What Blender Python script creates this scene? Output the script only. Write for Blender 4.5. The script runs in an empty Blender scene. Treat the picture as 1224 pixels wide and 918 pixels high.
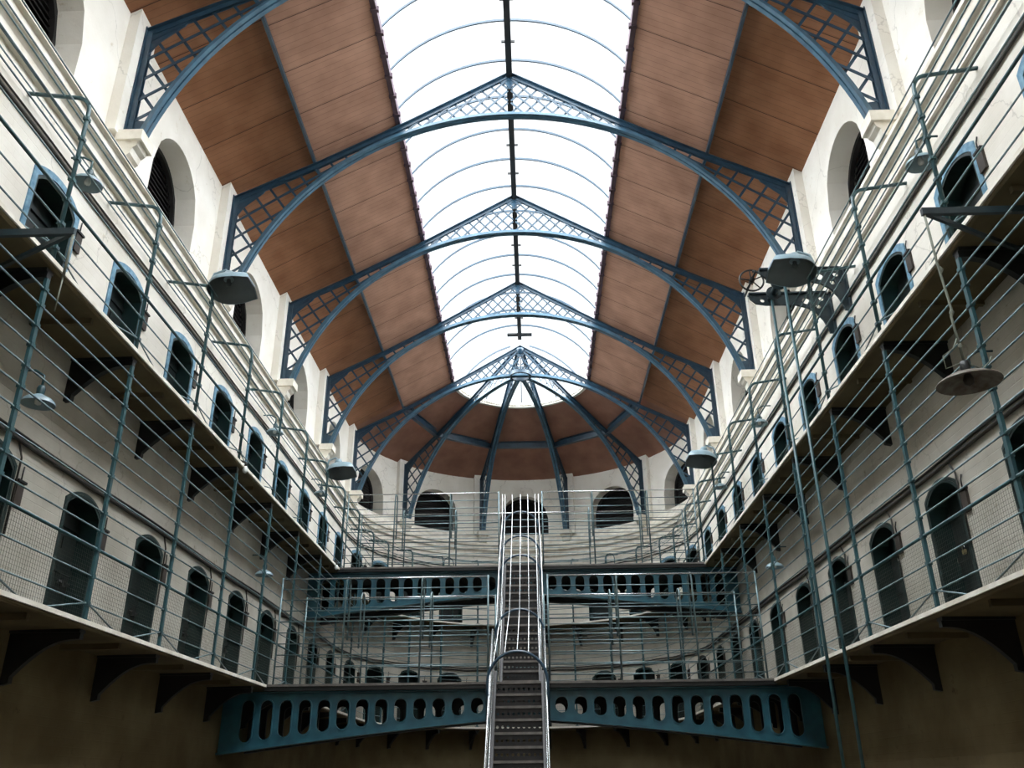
import bpy, bmesh, math, random
from mathutils import Vector, Matrix
from mathutils.geometry import delaunay_2d_cdt
random.seed(7)
PI = math.pi
S = bpy.context.scene
SKY_FILL, SKY_FRONT = 15., 1.12
C = S.collection
rad = math.radians

# ------------------------------------------------------------------ dimensions (metres, floor z = 0)
HP = 4.80      # pilaster face / truss half span
W = 4.82       # cell wall face
WU = 4.94      # arcade wall face
G = 4.11       # gallery edge
Y5 = 23.32     # centre of the rounded end
SP = 3.687     # truss spacing
YA = [8.57 + SP * k for k in range(-3, 5)]
NY0 = -4.0
ZL, ZU = 2.96, 5.90
ZF, ZT = 8.95, 10.77
ANG_RIB = [-51.3, -17.0, 17.0, 51.3]
ANG_WIN = [-70.0, -35.5, 0.0, 35.5, 70.0]
ANG_DOOR = [-78.6, -62.0, -45.6, -29.0, 29.0, 45.6, 62.0, 78.6]
ANG_POST = [-86.5, -70.3, -53.8, -37.3, -20.7, -8.0, 8.0, 20.7, 37.3, 53.8, 70.3, 86.5]
PY = [8.58 + SP / 2 * k for k in range(-3, 8)]       # railing posts: 3.05 .. 21.5
DY = [9.43 + SP / 2 * k for k in range(-3, 8)]       # cell doors
ORD = ['first', 'second', 'third', 'fourth', 'fifth', 'sixth', 'seventh', 'eighth', 'ninth', 'tenth', 'eleventh', 'twelfth', 'thirteenth', 'fourteenth']

# ------------------------------------------------------------------ materials
def lin(c):
    return tuple((x / 255 / 12.92 if x / 255 <= .04045 else ((x / 255 + .055) / 1.055) ** 2.4) for x in c) + (1,)

def mat(name, col, rough=.7, metal=0., var=.25, scale=3., bump=0., col2=None, detail=6., spec=.5):
    m = bpy.data.materials.new(name); m.use_nodes = True
    nt = m.node_tree; b = nt.nodes['Principled BSDF']
    b.inputs['Roughness'].default_value = rough; b.inputs['Metallic'].default_value = metal
    b.inputs['Specular IOR Level'].default_value = spec
    tc = nt.nodes.new('ShaderNodeTexCoord')
    n = nt.nodes.new('ShaderNodeTexNoise'); n.inputs['Scale'].default_value = scale; n.inputs['Detail'].default_value = detail
    nt.links.new(tc.outputs['Object'], n.inputs['Vector'])
    r = nt.nodes.new('ShaderNodeValToRGB'); r.color_ramp.elements[0].position = .3; r.color_ramp.elements[1].position = .7
    c = lin(col)
    r.color_ramp.elements[0].color = lin(col2) if col2 else tuple(x * (1 - var) for x in c[:3]) + (1,)
    r.color_ramp.elements[1].color = c
    nt.links.new(n.outputs['Fac'], r.inputs['Fac'])
    nt.links.new(r.outputs['Color'], b.inputs['Base Color'])
    if bump:
        bp = nt.nodes.new('ShaderNodeBump'); bp.inputs['Strength'].default_value = bump; bp.inputs['Distance'].default_value = .02
        n2 = nt.nodes.new('ShaderNodeTexNoise'); n2.inputs['Scale'].default_value = scale * 8; n2.inputs['Detail'].default_value = 4
        nt.links.new(tc.outputs['Object'], n2.inputs['Vector'])
        nt.links.new(n2.outputs['Fac'], bp.inputs['Height']); nt.links.new(bp.outputs['Normal'], b.inputs['Normal'])
    m['ramp'] = 1
    return m

def wall_mat(name, col, col2, stain, brick=True):
    m = mat(name, col, .85, 0, scale=1.3, col2=col2, detail=9, spec=.2)
    nt = m.node_tree; b = nt.nodes['Principled BSDF']
    L = nt.links.new
    tc = nt.nodes.new('ShaderNodeTexCoord')
    base = [l.from_socket for l in nt.links if l.to_socket == b.inputs['Base Color']][0]
    # scuffs and bare patches with a shape of their own
    n = nt.nodes.new('ShaderNodeTexNoise'); n.inputs['Scale'].default_value = 4.5; n.inputs['Detail'].default_value = 10; n.inputs['Roughness'].default_value = .7
    L(tc.outputs['Object'], n.inputs['Vector'])
    r = nt.nodes.new('ShaderNodeValToRGB'); r.color_ramp.elements[0].position = .62; r.color_ramp.elements[1].position = .74
    L(n.outputs['Fac'], r.inputs['Fac'])
    mx = nt.nodes.new('ShaderNodeMixRGB'); mx.inputs[2].default_value = lin(stain)
    L(r.outputs['Color'], mx.inputs[0]); L(base, mx.inputs[1])
    # hairline cracks
    v = nt.nodes.new('ShaderNodeTexVoronoi'); v.feature = 'DISTANCE_TO_EDGE'; v.inputs['Scale'].default_value = .55
    nv = nt.nodes.new('ShaderNodeTexNoise'); nv.inputs['Scale'].default_value = 2.2; nv.inputs['Detail'].default_value = 6
    L(tc.outputs['Object'], nv.inputs['Vector'])
    ad = nt.nodes.new('ShaderNodeMixRGB'); ad.blend_type = 'ADD'; ad.inputs[0].default_value = .9
    L(tc.outputs['Object'], ad.inputs[1]); L(nv.outputs['Color'], ad.inputs[2]); L(ad.outputs['Color'], v.inputs['Vector'])
    cr = nt.nodes.new('ShaderNodeValToRGB'); cr.color_ramp.elements[0].position = .002; cr.color_ramp.elements[1].position = .006
    cr.color_ramp.elements[0].color = (.28, .28, .28, 1); cr.color_ramp.elements[1].color = (0, 0, 0, 1)
    L(v.outputs['Distance'], cr.inputs['Fac'])
    mc = nt.nodes.new('ShaderNodeMixRGB'); mc.inputs[2].default_value = lin((95, 85, 70))
    L(cr.outputs['Color'], mc.inputs[0]); L(mx.outputs['Color'], mc.inputs[1]); L(mc.outputs['Color'], b.inputs['Base Color'])
    # painted-over courses
    sx = nt.nodes.new('ShaderNodeSeparateXYZ'); L(tc.outputs['Object'], sx.inputs[0])
    a = nt.nodes.new('ShaderNodeMath'); a.operation = 'ADD'; L(sx.outputs['X'], a.inputs[0]); L(sx.outputs['Y'], a.inputs[1])
    cb = nt.nodes.new('ShaderNodeCombineXYZ'); L(a.outputs[0], cb.inputs['X']); L(sx.outputs['Z'], cb.inputs['Y'])
    bp = nt.nodes.new('ShaderNodeBump'); bp.inputs['Strength'].default_value = .35; bp.inputs['Distance'].default_value = .02
    if brick:
        bt = nt.nodes.new('ShaderNodeTexBrick'); bt.inputs['Scale'].default_value = 1.; bt.inputs['Brick Width'].default_value = .26; bt.inputs['Row Height'].default_value = .09
        bt.inputs['Mortar Size'].default_value = .006; bt.inputs['Mortar Smooth'].default_value = .6
        bt.inputs['Color1'].default_value = (1, 1, 1, 1); bt.inputs['Color2'].default_value = (.9, .9, .9, 1); bt.inputs['Mortar'].default_value = (.3, .3, .3, 1)
        L(cb.outputs[0], bt.inputs['Vector'])
        mm = nt.nodes.new('ShaderNodeMixRGB'); mm.inputs[0].default_value = .5; L(bt.outputs['Color'], mm.inputs[1]); L(n.outputs['Fac'], mm.inputs[2])
        L(mm.outputs['Color'], bp.inputs['Height'])
    else:
        L(n.outputs['Fac'], bp.inputs['Height'])
    L(bp.outputs['Normal'], b.inputs['Normal'])
    return m

def board_mat(name, col, col2, lines=True):
    m = mat(name, col, .6, 0, scale=2.0, col2=col2, detail=8, spec=.3)
    nt = m.node_tree; b = nt.nodes['Principled BSDF']; L = nt.links.new
    tc = nt.nodes.new('ShaderNodeTexCoord')
    base = [l.from_socket for l in nt.links if l.to_socket == b.inputs['Base Color']][0]
    sx = nt.nodes.new('ShaderNodeSeparateXYZ'); L(tc.outputs['Object'], sx.inputs[0])
    def joint(width, thin):
        d = nt.nodes.new('ShaderNodeMath'); d.operation = 'DIVIDE'; L(sx.outputs['Y'], d.inputs[0]); d.inputs[1].default_value = width
        f = nt.nodes.new('ShaderNodeMath'); f.operation = 'FRACT'; L(d.outputs[0], f.inputs[0])
        g = nt.nodes.new('ShaderNodeMath'); g.operation = 'LESS_THAN'; L(f.outputs[0], g.inputs[0]); g.inputs[1].default_value = thin
        return g.outputs[0]
    cur = base
    if lines:
        for wd, th, st in ((.115, .07, .35), (.9217, .018, .8)):
            mx = nt.nodes.new('ShaderNodeMixRGB'); mx.inputs[2].default_value = lin((52, 32, 24))
            k = nt.nodes.new('ShaderNodeMath'); k.operation = 'MULTIPLY'; L(joint(wd, th), k.inputs[0]); k.inputs[1].default_value = st
            L(k.outputs[0], mx.inputs[0]); L(cur, mx.inputs[1]); cur = mx.outputs['Color']
    L(cur, b.inputs['Base Color'])
    return m

M = {}
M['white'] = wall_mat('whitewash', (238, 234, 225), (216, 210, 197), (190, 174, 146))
M['white_low_shaded'] = wall_mat('lower_whitewash_shaded', (199, 195, 184), (168, 163, 150), (138, 126, 104))  # dirtier whitewash, with the lower storey's shade also put into the colour
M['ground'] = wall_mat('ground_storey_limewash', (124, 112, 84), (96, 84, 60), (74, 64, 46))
M['plaster'] = wall_mat('arcade_plaster', (243, 240, 232), (226, 221, 210), (200, 188, 164), brick=False)
M['stone'] = mat('painted_stone', (240, 236, 226), .8, scale=5, col2=(212, 204, 188), bump=.1)
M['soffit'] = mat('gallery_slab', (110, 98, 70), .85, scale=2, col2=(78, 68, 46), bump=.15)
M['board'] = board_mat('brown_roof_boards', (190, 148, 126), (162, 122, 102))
M['board_out_shaded'] = board_mat('outer_brown_roof_boards_shaded', (166, 118, 88), (138, 94, 66))  # browner stain, also darkened to paint in the shade on the outer panels
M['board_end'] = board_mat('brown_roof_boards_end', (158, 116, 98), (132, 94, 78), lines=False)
M['blue'] = mat('blue_iron_paint', (46, 74, 92), .32, .0, scale=6, col2=(30, 52, 70), spec=.6)
M['chord_lit'] = mat('blue_iron_paint_lit', (74, 112, 134), .28, .0, scale=6, col2=(52, 84, 104), spec=.8)  # same blue iron paint made lighter; light on the flanges put into colour
M['girder'] = mat('blue_green_girder_paint', (44, 98, 112), .4, scale=5, col2=(32, 76, 90), spec=.6)
M['post'] = mat('green_iron_paint', (50, 90, 94), .4, scale=9, col2=(36, 66, 74), spec=.6)
M['rail'] = mat('worn_rail_iron', (120, 140, 142), .35, .35, scale=12, col2=(80, 104, 110), spec=.6)
M['steel'] = mat('polished_handrail_steel', (200, 204, 204), .25, .8, scale=10, var=.15)
M['black'] = mat('black_iron', (26, 28, 28), .5, scale=6, var=.4)
M['dark'] = mat('dark_step_iron', (46, 44, 44), .5, .2, scale=8, var=.4)
M['nosing'] = mat('worn_step_edge', (132, 128, 124), .4, .4, scale=9, var=.4)
M['wire'] = mat('wire_netting', (80, 84, 78), .5, .2, scale=9, var=.2)
M['door_green'] = mat('dark_green_door_paint', (12, 27, 27), .4, scale=5, col2=(8, 18, 19))
M['door_lining'] = mat('green_door_lining', (18, 46, 44), .4, scale=6, col2=(11, 30, 31))
M['frame_blue'] = mat('pale_blue_door_surround', (128, 166, 188), .55, scale=14, col2=(70, 116, 142), detail=10)
M['void'] = mat('black_shutter_board', (24, 20, 20), .7, scale=6, var=.4)
M['lamp'] = mat('grey_lamp_enamel', (142, 166, 176), .3, scale=6, var=.12, spec=.6)
M['lamp_in'] = mat('lamp_shade_lining', (98, 108, 110), .5, scale=6, var=.2)
M['rust'] = mat('rusty_lamp_shade', (112, 108, 100), .6, scale=18, col2=(70, 54, 42), detail=9)
M['bulb'] = mat('bulb_glass', (225, 228, 225), .1, var=.05)
M['pipe'] = mat('dark_conduit', (58, 56, 52), .6, scale=8, var=.3)
M['brass'] = mat('brass', (196, 178, 130), .35, .7, scale=20, var=.2)
M['box'] = mat('brown_iron_indicator', (66, 58, 52), .6, scale=9, var=.4)
M['rope'] = mat('rope_fibre', (120, 124, 112), .8, scale=30, var=.3)
M['floor'] = mat('stone_flags', (92, 86, 74), .7, scale=2, col2=(70, 64, 54), bump=.1)
M['hoist'] = mat('dark_hoist_paint', (44, 62, 68), .4, scale=8, col2=(28, 40, 46), spec=.6)
M['curb'] = mat('purple_grey_curb', (96, 76, 88), .6, scale=6, var=.3)

def glass_mat():
    m = bpy.data.materials.new('milky_roof_glass'); m.use_nodes = True; nt = m.node_tree; nt.nodes.clear()
    o = nt.nodes.new('ShaderNodeOutputMaterial'); mx = nt.nodes.new('ShaderNodeMixShader'); t = nt.nodes.new('ShaderNodeBsdfTransparent'); tl = nt.nodes.new('ShaderNodeBsdfTranslucent')
    n = nt.nodes.new('ShaderNodeTexNoise'); n.inputs['Scale'].default_value = 1.5
    r = nt.nodes.new('ShaderNodeMapRange'); r.inputs['To Min'].default_value = .05; r.inputs['To Max'].default_value = .08
    nt.links.new(n.outputs['Fac'], r.inputs['Value']); nt.links.new(r.outputs[0], mx.inputs[0])
    t.inputs[0].default_value = (.97, .985, 1, 1); tl.inputs[0].default_value = (.93, .96, .97, 1)
    nt.links.new(t.outputs[0], mx.inputs[1]); nt.links.new(tl.outputs[0], mx.inputs[2]); nt.links.new(mx.outputs[0], o.inputs[0])
    return m
M['glass'] = glass_mat()

# ------------------------------------------------------------------ mesh builder
class MB:
    def __init__(self): self.v = []; self.f = []; self.s = []
    def add(self, vs, fs, smooth=False):
        o = len(self.v); self.v += [tuple(p) for p in vs]
        for f in fs: self.f.append([i + o for i in f]); self.s.append(smooth)
        return self
    def box(self, x0, x1, y0, y1, z0, z1):
        vs = [(x, y, z) for z in (z0, z1) for y in (y0, y1) for x in (x0, x1)]
        return self.add(vs, [(0, 1, 3, 2), (4, 6, 7, 5), (0, 4, 5, 1), (2, 3, 7, 6), (0, 2, 6, 4), (1, 5, 7, 3)])
    def bar(self, p, q, w, h, up=(0, 0, 1)):
        p, q = Vector(p), Vector(q); d = (q - p).normalized(); up = Vector(up)
        s = d.cross(up)
        if s.length < 1e-5: s = d.cross(Vector((1, 0, 0)))
        s.normalize(); u = s.cross(d); s *= w / 2; u *= h / 2
        vs = [p - s - u, p + s - u, p + s + u, p - s + u, q - s - u, q + s - u, q + s + u, q - s + u]
        return self.add(vs, [(0, 1, 2, 3), (7, 6, 5, 4), (0, 4, 5, 1), (1, 5, 6, 2), (2, 6, 7, 3), (3, 7, 4, 0)])
    def tube(self, pts, r, n=8, closed=False, cap=True):
        pts = [Vector(p) for p in pts]; N = len(pts); vs = []; u = None
        for i in range(N):
            a = pts[i - 1] if (i > 0 or closed) else pts[i]; b = pts[(i + 1) % N] if (i < N - 1 or closed) else pts[i]
            d = (b - a).normalized()
            if u is None:
                u = d.cross(Vector((0, 0, 1)))
                if u.length < 1e-3: u = d.cross(Vector((1, 0, 0)))
            u = (u - d * u.dot(d)).normalized(); w = d.cross(u)
            rr = r[i] if isinstance(r, (list, tuple)) else r
            for k in range(n):
                t = 2 * PI * k / n; vs.append(pts[i] + (u * math.cos(t) + w * math.sin(t)) * rr)
        fs = []
        for i in range(N if closed else N - 1):
            j = (i + 1) % N
            for k in range(n):
                l = (k + 1) % n; fs.append((i * n + k, i * n + l, j * n + l, j * n + k))
        self.add(vs, fs, n > 4)
        if cap and not closed:
            o = len(self.v) - len(vs)
            self.f.append([o + k for k in range(n)][::-1]); self.s.append(False)
            self.f.append([o + (N - 1) * n + k for k in range(n)]); self.s.append(False)
        return self
    def rings(self, rings, closed_ring=True, smooth=False, close=False, caps=False):
        n = len(rings[0]); vs = [p for r in rings for p in r]; fs = []
        m = len(rings)
        for i in range(m if close else m - 1):
            j = (i + 1) % m
            for k in range(n if closed_ring else n - 1):
                l = (k + 1) % n; fs.append((i * n + k, i * n + l, j * n + l, j * n + k))
        if caps: fs.append(tuple(range(n))[::-1]); fs.append(tuple((m - 1) * n + k for k in range(n)))
        return self.add(vs, fs, smooth)
    def plate(self, outer, holes, t, to3, n=None):
        """2-D outline with holes, extruded by t either side of the plane; to3(x, y, h) -> 3-D."""
        co = []; es = []
        for lp in [outer] + holes:
            o = len(co); k = len(lp); co += [(x, y) for x, y in lp]; es += [(o + i, o + (i + 1) % k) for i in range(k)]
        def inside(x, y):
            r = False
            for a, b_ in es:
                (x0, y0), (x1, y1) = co[a], co[b_]
                if (y0 > y) != (y1 > y) and x < (x1 - x0) * (y - y0) / (y1 - y0) + x0: r = not r
            return r
        cv, _, cf, ov, _, _ = delaunay_2d_cdt([Vector(q) for q in co], es, [], 0, 1e-6)
        new = {}
        for i_, v_ in enumerate(cv):
            if ov[i_]: new[i_] = ov[i_][0]
            else: new[i_] = len(co); co.append((v_.x, v_.y))
        ne = len(co)
        fs = []
        for f in cf:
            cx = sum(cv[q].x for q in f) / len(f); cy = sum(cv[q].y for q in f) / len(f)
            if inside(cx, cy): fs.append([new[q] for q in f])
        N = len(co); vs = [to3(x, y, -t / 2) for x, y in co] + [to3(x, y, t / 2) for x, y in co]
        F = [f for f in fs] + [[i + N for i in f[::-1]] for f in fs]; o = 0
        for lp in [outer] + holes:
            k = len(lp); F += [(o + i, o + (i + 1) % k, N + o + (i + 1) % k, N + o + i) for i in range(k)]; o += k
        return self.add(vs, F)
    def lathe(self, prof, n=24, origin=(0, 0, 0), smooth=True):
        ox, oy, oz = origin
        return self.rings([[(ox + r * math.cos(2 * PI * k / n), oy + r * math.sin(2 * PI * k / n), oz + z) for k in range(n)] for r, z in prof], smooth=smooth)
    def mesh(self, name, m):
        me = bpy.data.meshes.new(name); me.from_pydata(self.v, [], self.f); me.update()
        bm = bmesh.new(); bm.from_mesh(me); bmesh.ops.recalc_face_normals(bm, faces=bm.faces); bm.to_mesh(me); bm.free()
        if len(me.polygons) == len(self.s): me.polygons.foreach_set('use_smooth', self.s)
        me.materials.append(M[m]); return me
    def build(self, name, m, parent=None):
        return link(name, self.mesh(name, m), parent)

def link(name, me, parent=None):
    o = bpy.data.objects.new(name, me); C.objects.link(o)
    if parent is not None: o.parent = parent
    return o
def tag(o, label, cat, group=None, kind=None):
    o['label'] = label; o['category'] = cat
    if group: o['group'] = group
    if kind: o['kind'] = kind
    return o
def thing(name, label, cat, loc=(0, 0, 0), rz=0, group=None, kind=None):
    o = bpy.data.objects.new(name, None); C.objects.link(o); o.location = loc; o.rotation_euler = (0, 0, rz); o.empty_display_size = .1
    return tag(o, label, cat, group, kind)
def struct(o, label=None):
    o['kind'] = 'structure'
    if label: o['label'] = label
    return o
def copy_tree(o, parent=None):
    c = o.copy(); C.objects.link(c)
    if parent is not None: c.parent = parent
    for ch in list(o.children): copy_tree(ch, c)
    return c
PROTO = {}
def stamp(key, maker, label, cat, loc, rz, group=None, kind=None, name=None):
    """First call builds the thing at the origin, later calls copy it with its parts."""
    if key not in PROTO: o = PROTO[key] = maker()
    else: o = copy_tree(PROTO[key])
    o.location = loc; o.rotation_euler = (0, 0, rz); tag(o, label, cat, group, kind)
    if name: o.name = name
    return o

# stations round the U-shaped hall
def st(kind, v):
    a = {'L': -90., 'R': 90.}.get(kind, v); y = Y5 if kind == 'A' else v
    return rad(a), y
def P(r, s, z=None):
    a, y = st(*s); p = (r * math.sin(a), y + r * math.cos(a) * (1 if s[0] == 'A' else 0))
    return p if z is None else (p[0], p[1], z)
def place(s, r):
    a, y = st(*s); x, yy = P(r, s); return (x, yy), -a
def U(y0, arc=48, ystep=None):
    ys = [y0, Y5]
    if ystep:
        n = max(1, int((Y5 - y0) / ystep)); ys = [y0 + (Y5 - y0) * i / n for i in range(n + 1)]
    return [('L', y) for y in ys[:-1]] + [('A', -90 + 180 * i / arc) for i in range(arc + 1)] + [('R', y) for y in ys[::-1][1:]]
def sweep(mb, prof, stations, closed=True, smooth=False, caps=True):
    return mb.rings([[P(r, s, z) for r, z in prof] for s in stations], closed_ring=closed, smooth=smooth, caps=caps and closed)
HS = 'hoist wall'
def side_words(k): return 'on the hoist wall' if k == 'R' else 'on the wall facing the hoist'

# ------------------------------------------------------------------ walls
def arch_h(x, hw, rise):
    R = (hw * hw + rise * rise) / (2 * rise); return math.sqrt(max(R * R - x * x, 0)) - (R - rise)
def wall_band(mb, kind, s0, s1, z0, z1, r, ops, depth, unit=1., mesh_step=1.):
    """Wall from station s0 to s1 with arched openings (centre, half width m, sill z, springing z, rise)."""
    cols = [s0]
    cur = s0
    def strip(a, b):
        n = max(1, int(abs(b - a) * unit / mesh_step))
        for i in range(n):
            p, q = a + (b - a) * i / n, a + (b - a) * (i + 1) / n
            mb.add([P(r, (kind, p), z0), P(r, (kind, q), z0), P(r, (kind, q), z1), P(r, (kind, p), z1)], [(0, 1, 2, 3)])
    for c, hw, zs, zp, rise in ops:
        h = hw / unit; strip(cur, c - h); N = 14
        pts = [c - h + 2 * h * i / N for i in range(N + 1)]
        tops = [zp + arch_h((p - c) * unit, hw, rise) for p in pts]
        for i in range(N):
            a, b = (kind, pts[i]), (kind, pts[i + 1])
            if zs > z0 + 1e-4: mb.add([P(r, a, z0), P(r, b, z0), P(r, b, zs), P(r, a, zs)], [(0, 1, 2, 3)])
            mb.add([P(r, a, tops[i]), P(r, b, tops[i + 1]), P(r, b, z1), P(r, a, z1)], [(0, 1, 2, 3)])
            mb.add([P(r, a, tops[i]), P(r, b, tops[i + 1]), P(r + depth, b, tops[i + 1]), P(r + depth, a, tops[i])], [(0, 1, 2, 3)], rise > .3)
            mb.add([P(r, a, zs), P(r, b, zs), P(r + depth, b, zs), P(r + depth, a, zs)], [(0, 1, 2, 3)])
        for e in (pts[0], pts[-1]):
            mb.add([P(r, (kind, e), zs), P(r, (kind, e), zp), P(r + depth, (kind, e), zp), P(r + depth, (kind, e), zs)], [(0, 1, 2, 3)])
        cur = c + h
    strip(cur, s1)

DW, DS, DR = .40, 1.40, .15       # door half width, springing above floor, rise
AW = .80                           # arcade half width
ASILL, ASPR = 8.95, 9.48
wall_specs = [('wall_left', 'L', NY0, Y5, 1.), ('wall_right', 'R', NY0, Y5, 1.), ('wall_end', 'A', -90., 90., rad(1) * W)]
WINY = [8.57 + SP * (k + .5) for k in range(-3, 4)]
for nm, k, s0, s1, un in wall_specs:
    if k == 'A':
        dl = sorted(ANG_DOOR); ops_d = lambda zf: [((a, DW, zf, zf + DS, DR) if a else None) for a in dl[:4]] + [(0., .74, zf, zf + 1.45, .5)] + [(a, DW, zf, zf + DS, DR) for a in dl[4:]]
        ops_w = [(a, AW, ASILL, ASPR, AW) for a in ANG_WIN]
    else:
        ops_d = lambda zf: [(y, DW, zf, zf + DS, DR) for y in DY]
        ops_w = [(y, AW, ASILL, ASPR, AW) for y in WINY]
    lw = MB()
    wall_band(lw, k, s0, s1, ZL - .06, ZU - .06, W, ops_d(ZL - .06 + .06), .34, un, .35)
    low = MB(); wall_band(low, k, s0, s1, ZU - .06, 8.3, W, ops_d(ZU), .34, un, .35)
    wall_band(low, k, s0, s1, 0, 11.6, W + .78, [], .1, un, .35)
    root = struct(low.build(nm, 'white')); lw.build('lower_storey', 'white_low_shaded', root)
    up = MB(); wall_band(up, k, s0, s1, 8.15, 10.95, WU, ops_w, .42, un if k != 'A' else rad(1) * WU, .35)
    up.build('arcade', 'plaster', root)
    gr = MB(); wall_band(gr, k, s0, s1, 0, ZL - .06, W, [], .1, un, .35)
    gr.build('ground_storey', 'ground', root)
b = MB(); b.box(-W - .8, W + .8, NY0 - .3, NY0, 0, 14); struct(b.build('wall_back', 'white'))
b = MB(); b.box(-6, 6, NY0 - .3, Y5 + 6, -.2, 0); struct(b.build('floor', 'floor'))

# cornice
co = MB()
prof = [(W + .06, 8.16), (W - .05, 8.16), (W - .05, 8.29), (W - .075, 8.33), (W - .125, 8.36), (W - .125, 8.47), (W - .14, 8.49), (W - .175, 8.50), (W - .175, 8.555), (WU + .03, 8.93), (WU + .03, 8.16)]
sweep(co, prof, U(NY0, 60)); struct(co.build('trim_1', 'stone'), 'white stepped cornice running round the hall under the arched windows')

# pilasters and corbels under every roof rib
def mk_corbel():
    r = bpy.data.objects.new('stone_corbel', None); C.objects.link(r)
    c = MB(); c.box(-.17, .17, -.31, .02, 8.80, 8.95); c.build('cap_block', 'stone', r)
    c = MB(); c.plate([(-.27, 8.80), (-.25, 8.74), (-.20, 8.70), (-.18, 8.62), (-.12, 8.56), (.02, 8.52), (.02, 8.80)], [], .26, lambda x, y, h: (h, x, y)); c.build('scroll_block', 'stone', r)
    return r
def mk_pilaster():
    c = MB(); c.box(-.25, .25, 0, .18, 8.90, 10.95); return c.build('trim_2', 'plaster')
rib_st = [(s, y) for y in YA for s in 'LR' if True] + [('A', a) for a in ANG_RIB]
ia = 0
apse_name = {-51.3: 'outer dome rib on the side facing the hoist', -17.0: 'inner dome rib on the side facing the hoist', 17.0: 'inner dome rib on the hoist side', 51.3: 'outer dome rib on the hoist side'}
vis = [y for y in YA if y > 4]
for s in rib_st:
    if s[0] != 'A' and s[1] < 4: continue
    (x, y), rz = place(s, HP)
    nmm = f'{ORD[vis.index(s[1])]} roof arch {side_words(s[0])}' if s[0] != 'A' else apse_name[s[1]]
    stamp('corbel', mk_corbel, f'white stone corbel carrying the {nmm}', 'corbel', (x, y, 0), rz, 'stone corbels under the roof ribs')
    o = stamp('pil', mk_pilaster, f'white flat pilaster behind the {nmm}', 'pilaster', (x, y, 0), rz, 'pilasters', 'structure')

# arched windows of the arcade
def mk_window():
    r = bpy.data.objects.new('window_1', None); C.objects.link(r)
    pts = [(-AW - .04, ASILL - .03)] + [(-(AW + .04) * math.cos(PI * i / 16), ASPR + (AW + .04) * math.sin(PI * i / 16)) for i in range(17)] + [(AW + .04, ASILL - .03)]
    inn = [(-AW + .07, ASILL + .07)] + [(-(AW - .07) * math.cos(PI * i / 16), ASPR + (AW - .07) * math.sin(PI * i / 16)) for i in range(17)] + [(AW - .07, ASILL + .07)]
    f = MB(); f.plate(pts, [inn], .08, lambda x, z, h: (x, .36 + h, z)); f.build('window_frame', 'void', r)
    g = MB(); z = ASILL + .04
    while z < ASPR + AW:
        hw = AW if z < ASPR else math.sqrt(max(AW * AW - (z - ASPR) ** 2, 0.002))
        g.add([(-hw, .37, z), (hw, .37, z), (hw, .42, z + .095), (-hw, .42, z + .095), (-hw, .385, z), (hw, .385, z), (hw, .435, z + .095), (-hw, .435, z + .095)], [(0, 1, 2, 3), (4, 5, 6, 7), (0, 1, 5, 4), (2, 3, 7, 6)]); z += .085
    g.build('shutter_slats', 'void', r)
    bk = MB(); bk.plate(pts, [], .02, lambda x, z, h: (x, .46 + h, z)); bk.build('back_board', 'void', r)
    return r
n = 0
for s in [('L', y) for y in WINY] + [('R', y) for y in WINY] + [('A', a) for a in ANG_WIN]:
    (x, y), rz = place(s, WU); n += 1
    stamp('win', mk_window, 'dark shuttered round-headed arcade window', 'window', (x, y, 0), rz, 'arcade windows', 'structure', f'window_{n}')

# ------------------------------------------------------------------ cell doors
def mk_door(upper):
    def f():
        r = bpy.data.objects.new('door_1', None); C.objects.link(r)
        def outl(e, zb):
            N = 12
            return [(-DW - e, zb)] + [((-1 + 2 * i / N) * (DW + e), DS + e + arch_h((-1 + 2 * i / N) * (DW + e), DW + e, DR)) for i in range(N + 1)] + [(DW + e, zb)]
        # door leaf with a slot
        lf = MB(); lf.plate(outl(-.005, 0.), [[(-.09, .98), (.09, .98), (.09, 1.12), (-.09, 1.12)]], .05, lambda x, z, h: (x, .24 + h, z)); lf.build('door_leaf', 'door_green', r)
        ht = MB(); ht.box(-.10, .10, .225, .262, .97, 1.13); ht.build('hatch', 'black', r)
        st = MB()
        for z in (.18, .72, 1.22): st.box(-DW + .02, DW - .02, .195, .225, z, z + .055)
        st.build('iron_strap', 'door_green', r)
        bo = MB(); bo.tube([(.10, .19, .62), (.36, .19, .62)], .016, 8); bo.box(.18, .26, .17, .22, .58, .66); bo.build('bolt', 'black', r)
        ln = MB(); o = outl(-.004, 0.); i2 = outl(-.03, 0.)
        N = len(o)
        ln.rings([[(x, -.008, z) for x, z in o], [(x, .22, z) for x, z in o], [(x, .22, z) for x, z in i2], [(x, -.008, z) for x, z in i2]], closed_ring=False, close=True)
        ln.build('door_lining', 'door_lining', r)
        if upper:
            su = MB(); a = outl(.075, -.0); b_ = outl(.0, -.0)
            # squarer outer corners like the painted band round each upper door
            su.plate([a[0]] + a[1:-1] + [a[-1]] + b_[::-1], [], .02, lambda x, z, h: (x, -.006 + h, z)); su.build('surround', 'frame_blue', r)
        else:
            su = MB(); a = outl(.03, -.0); b_ = outl(.0, -.0)
            su.plate([a[0]] + a[1:-1] + [a[-1]] + b_[::-1], [], .012, lambda x, z, h: (x, -.004 + h, z)); su.build('surround', 'door_lining', r)
        return r
    return f
def mk_flag():
    r = bpy.data.objects.new('bell_indicator', None); C.objects.link(r)
    p = MB(); p.box(-.06, .06, -.03, .002, 1.06, 1.29); p.build('box_plate', 'box', r)
    p = MB(); p.box(-.075, .075, -.045, .0, 1.285, 1.31); p.tube([(0, -.02, 1.30), (0, -.02, 1.40), (.02, -.01, 1.46)], .008, 6); p.build('pull_arm', 'black', r)
    return r
n = 0
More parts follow.
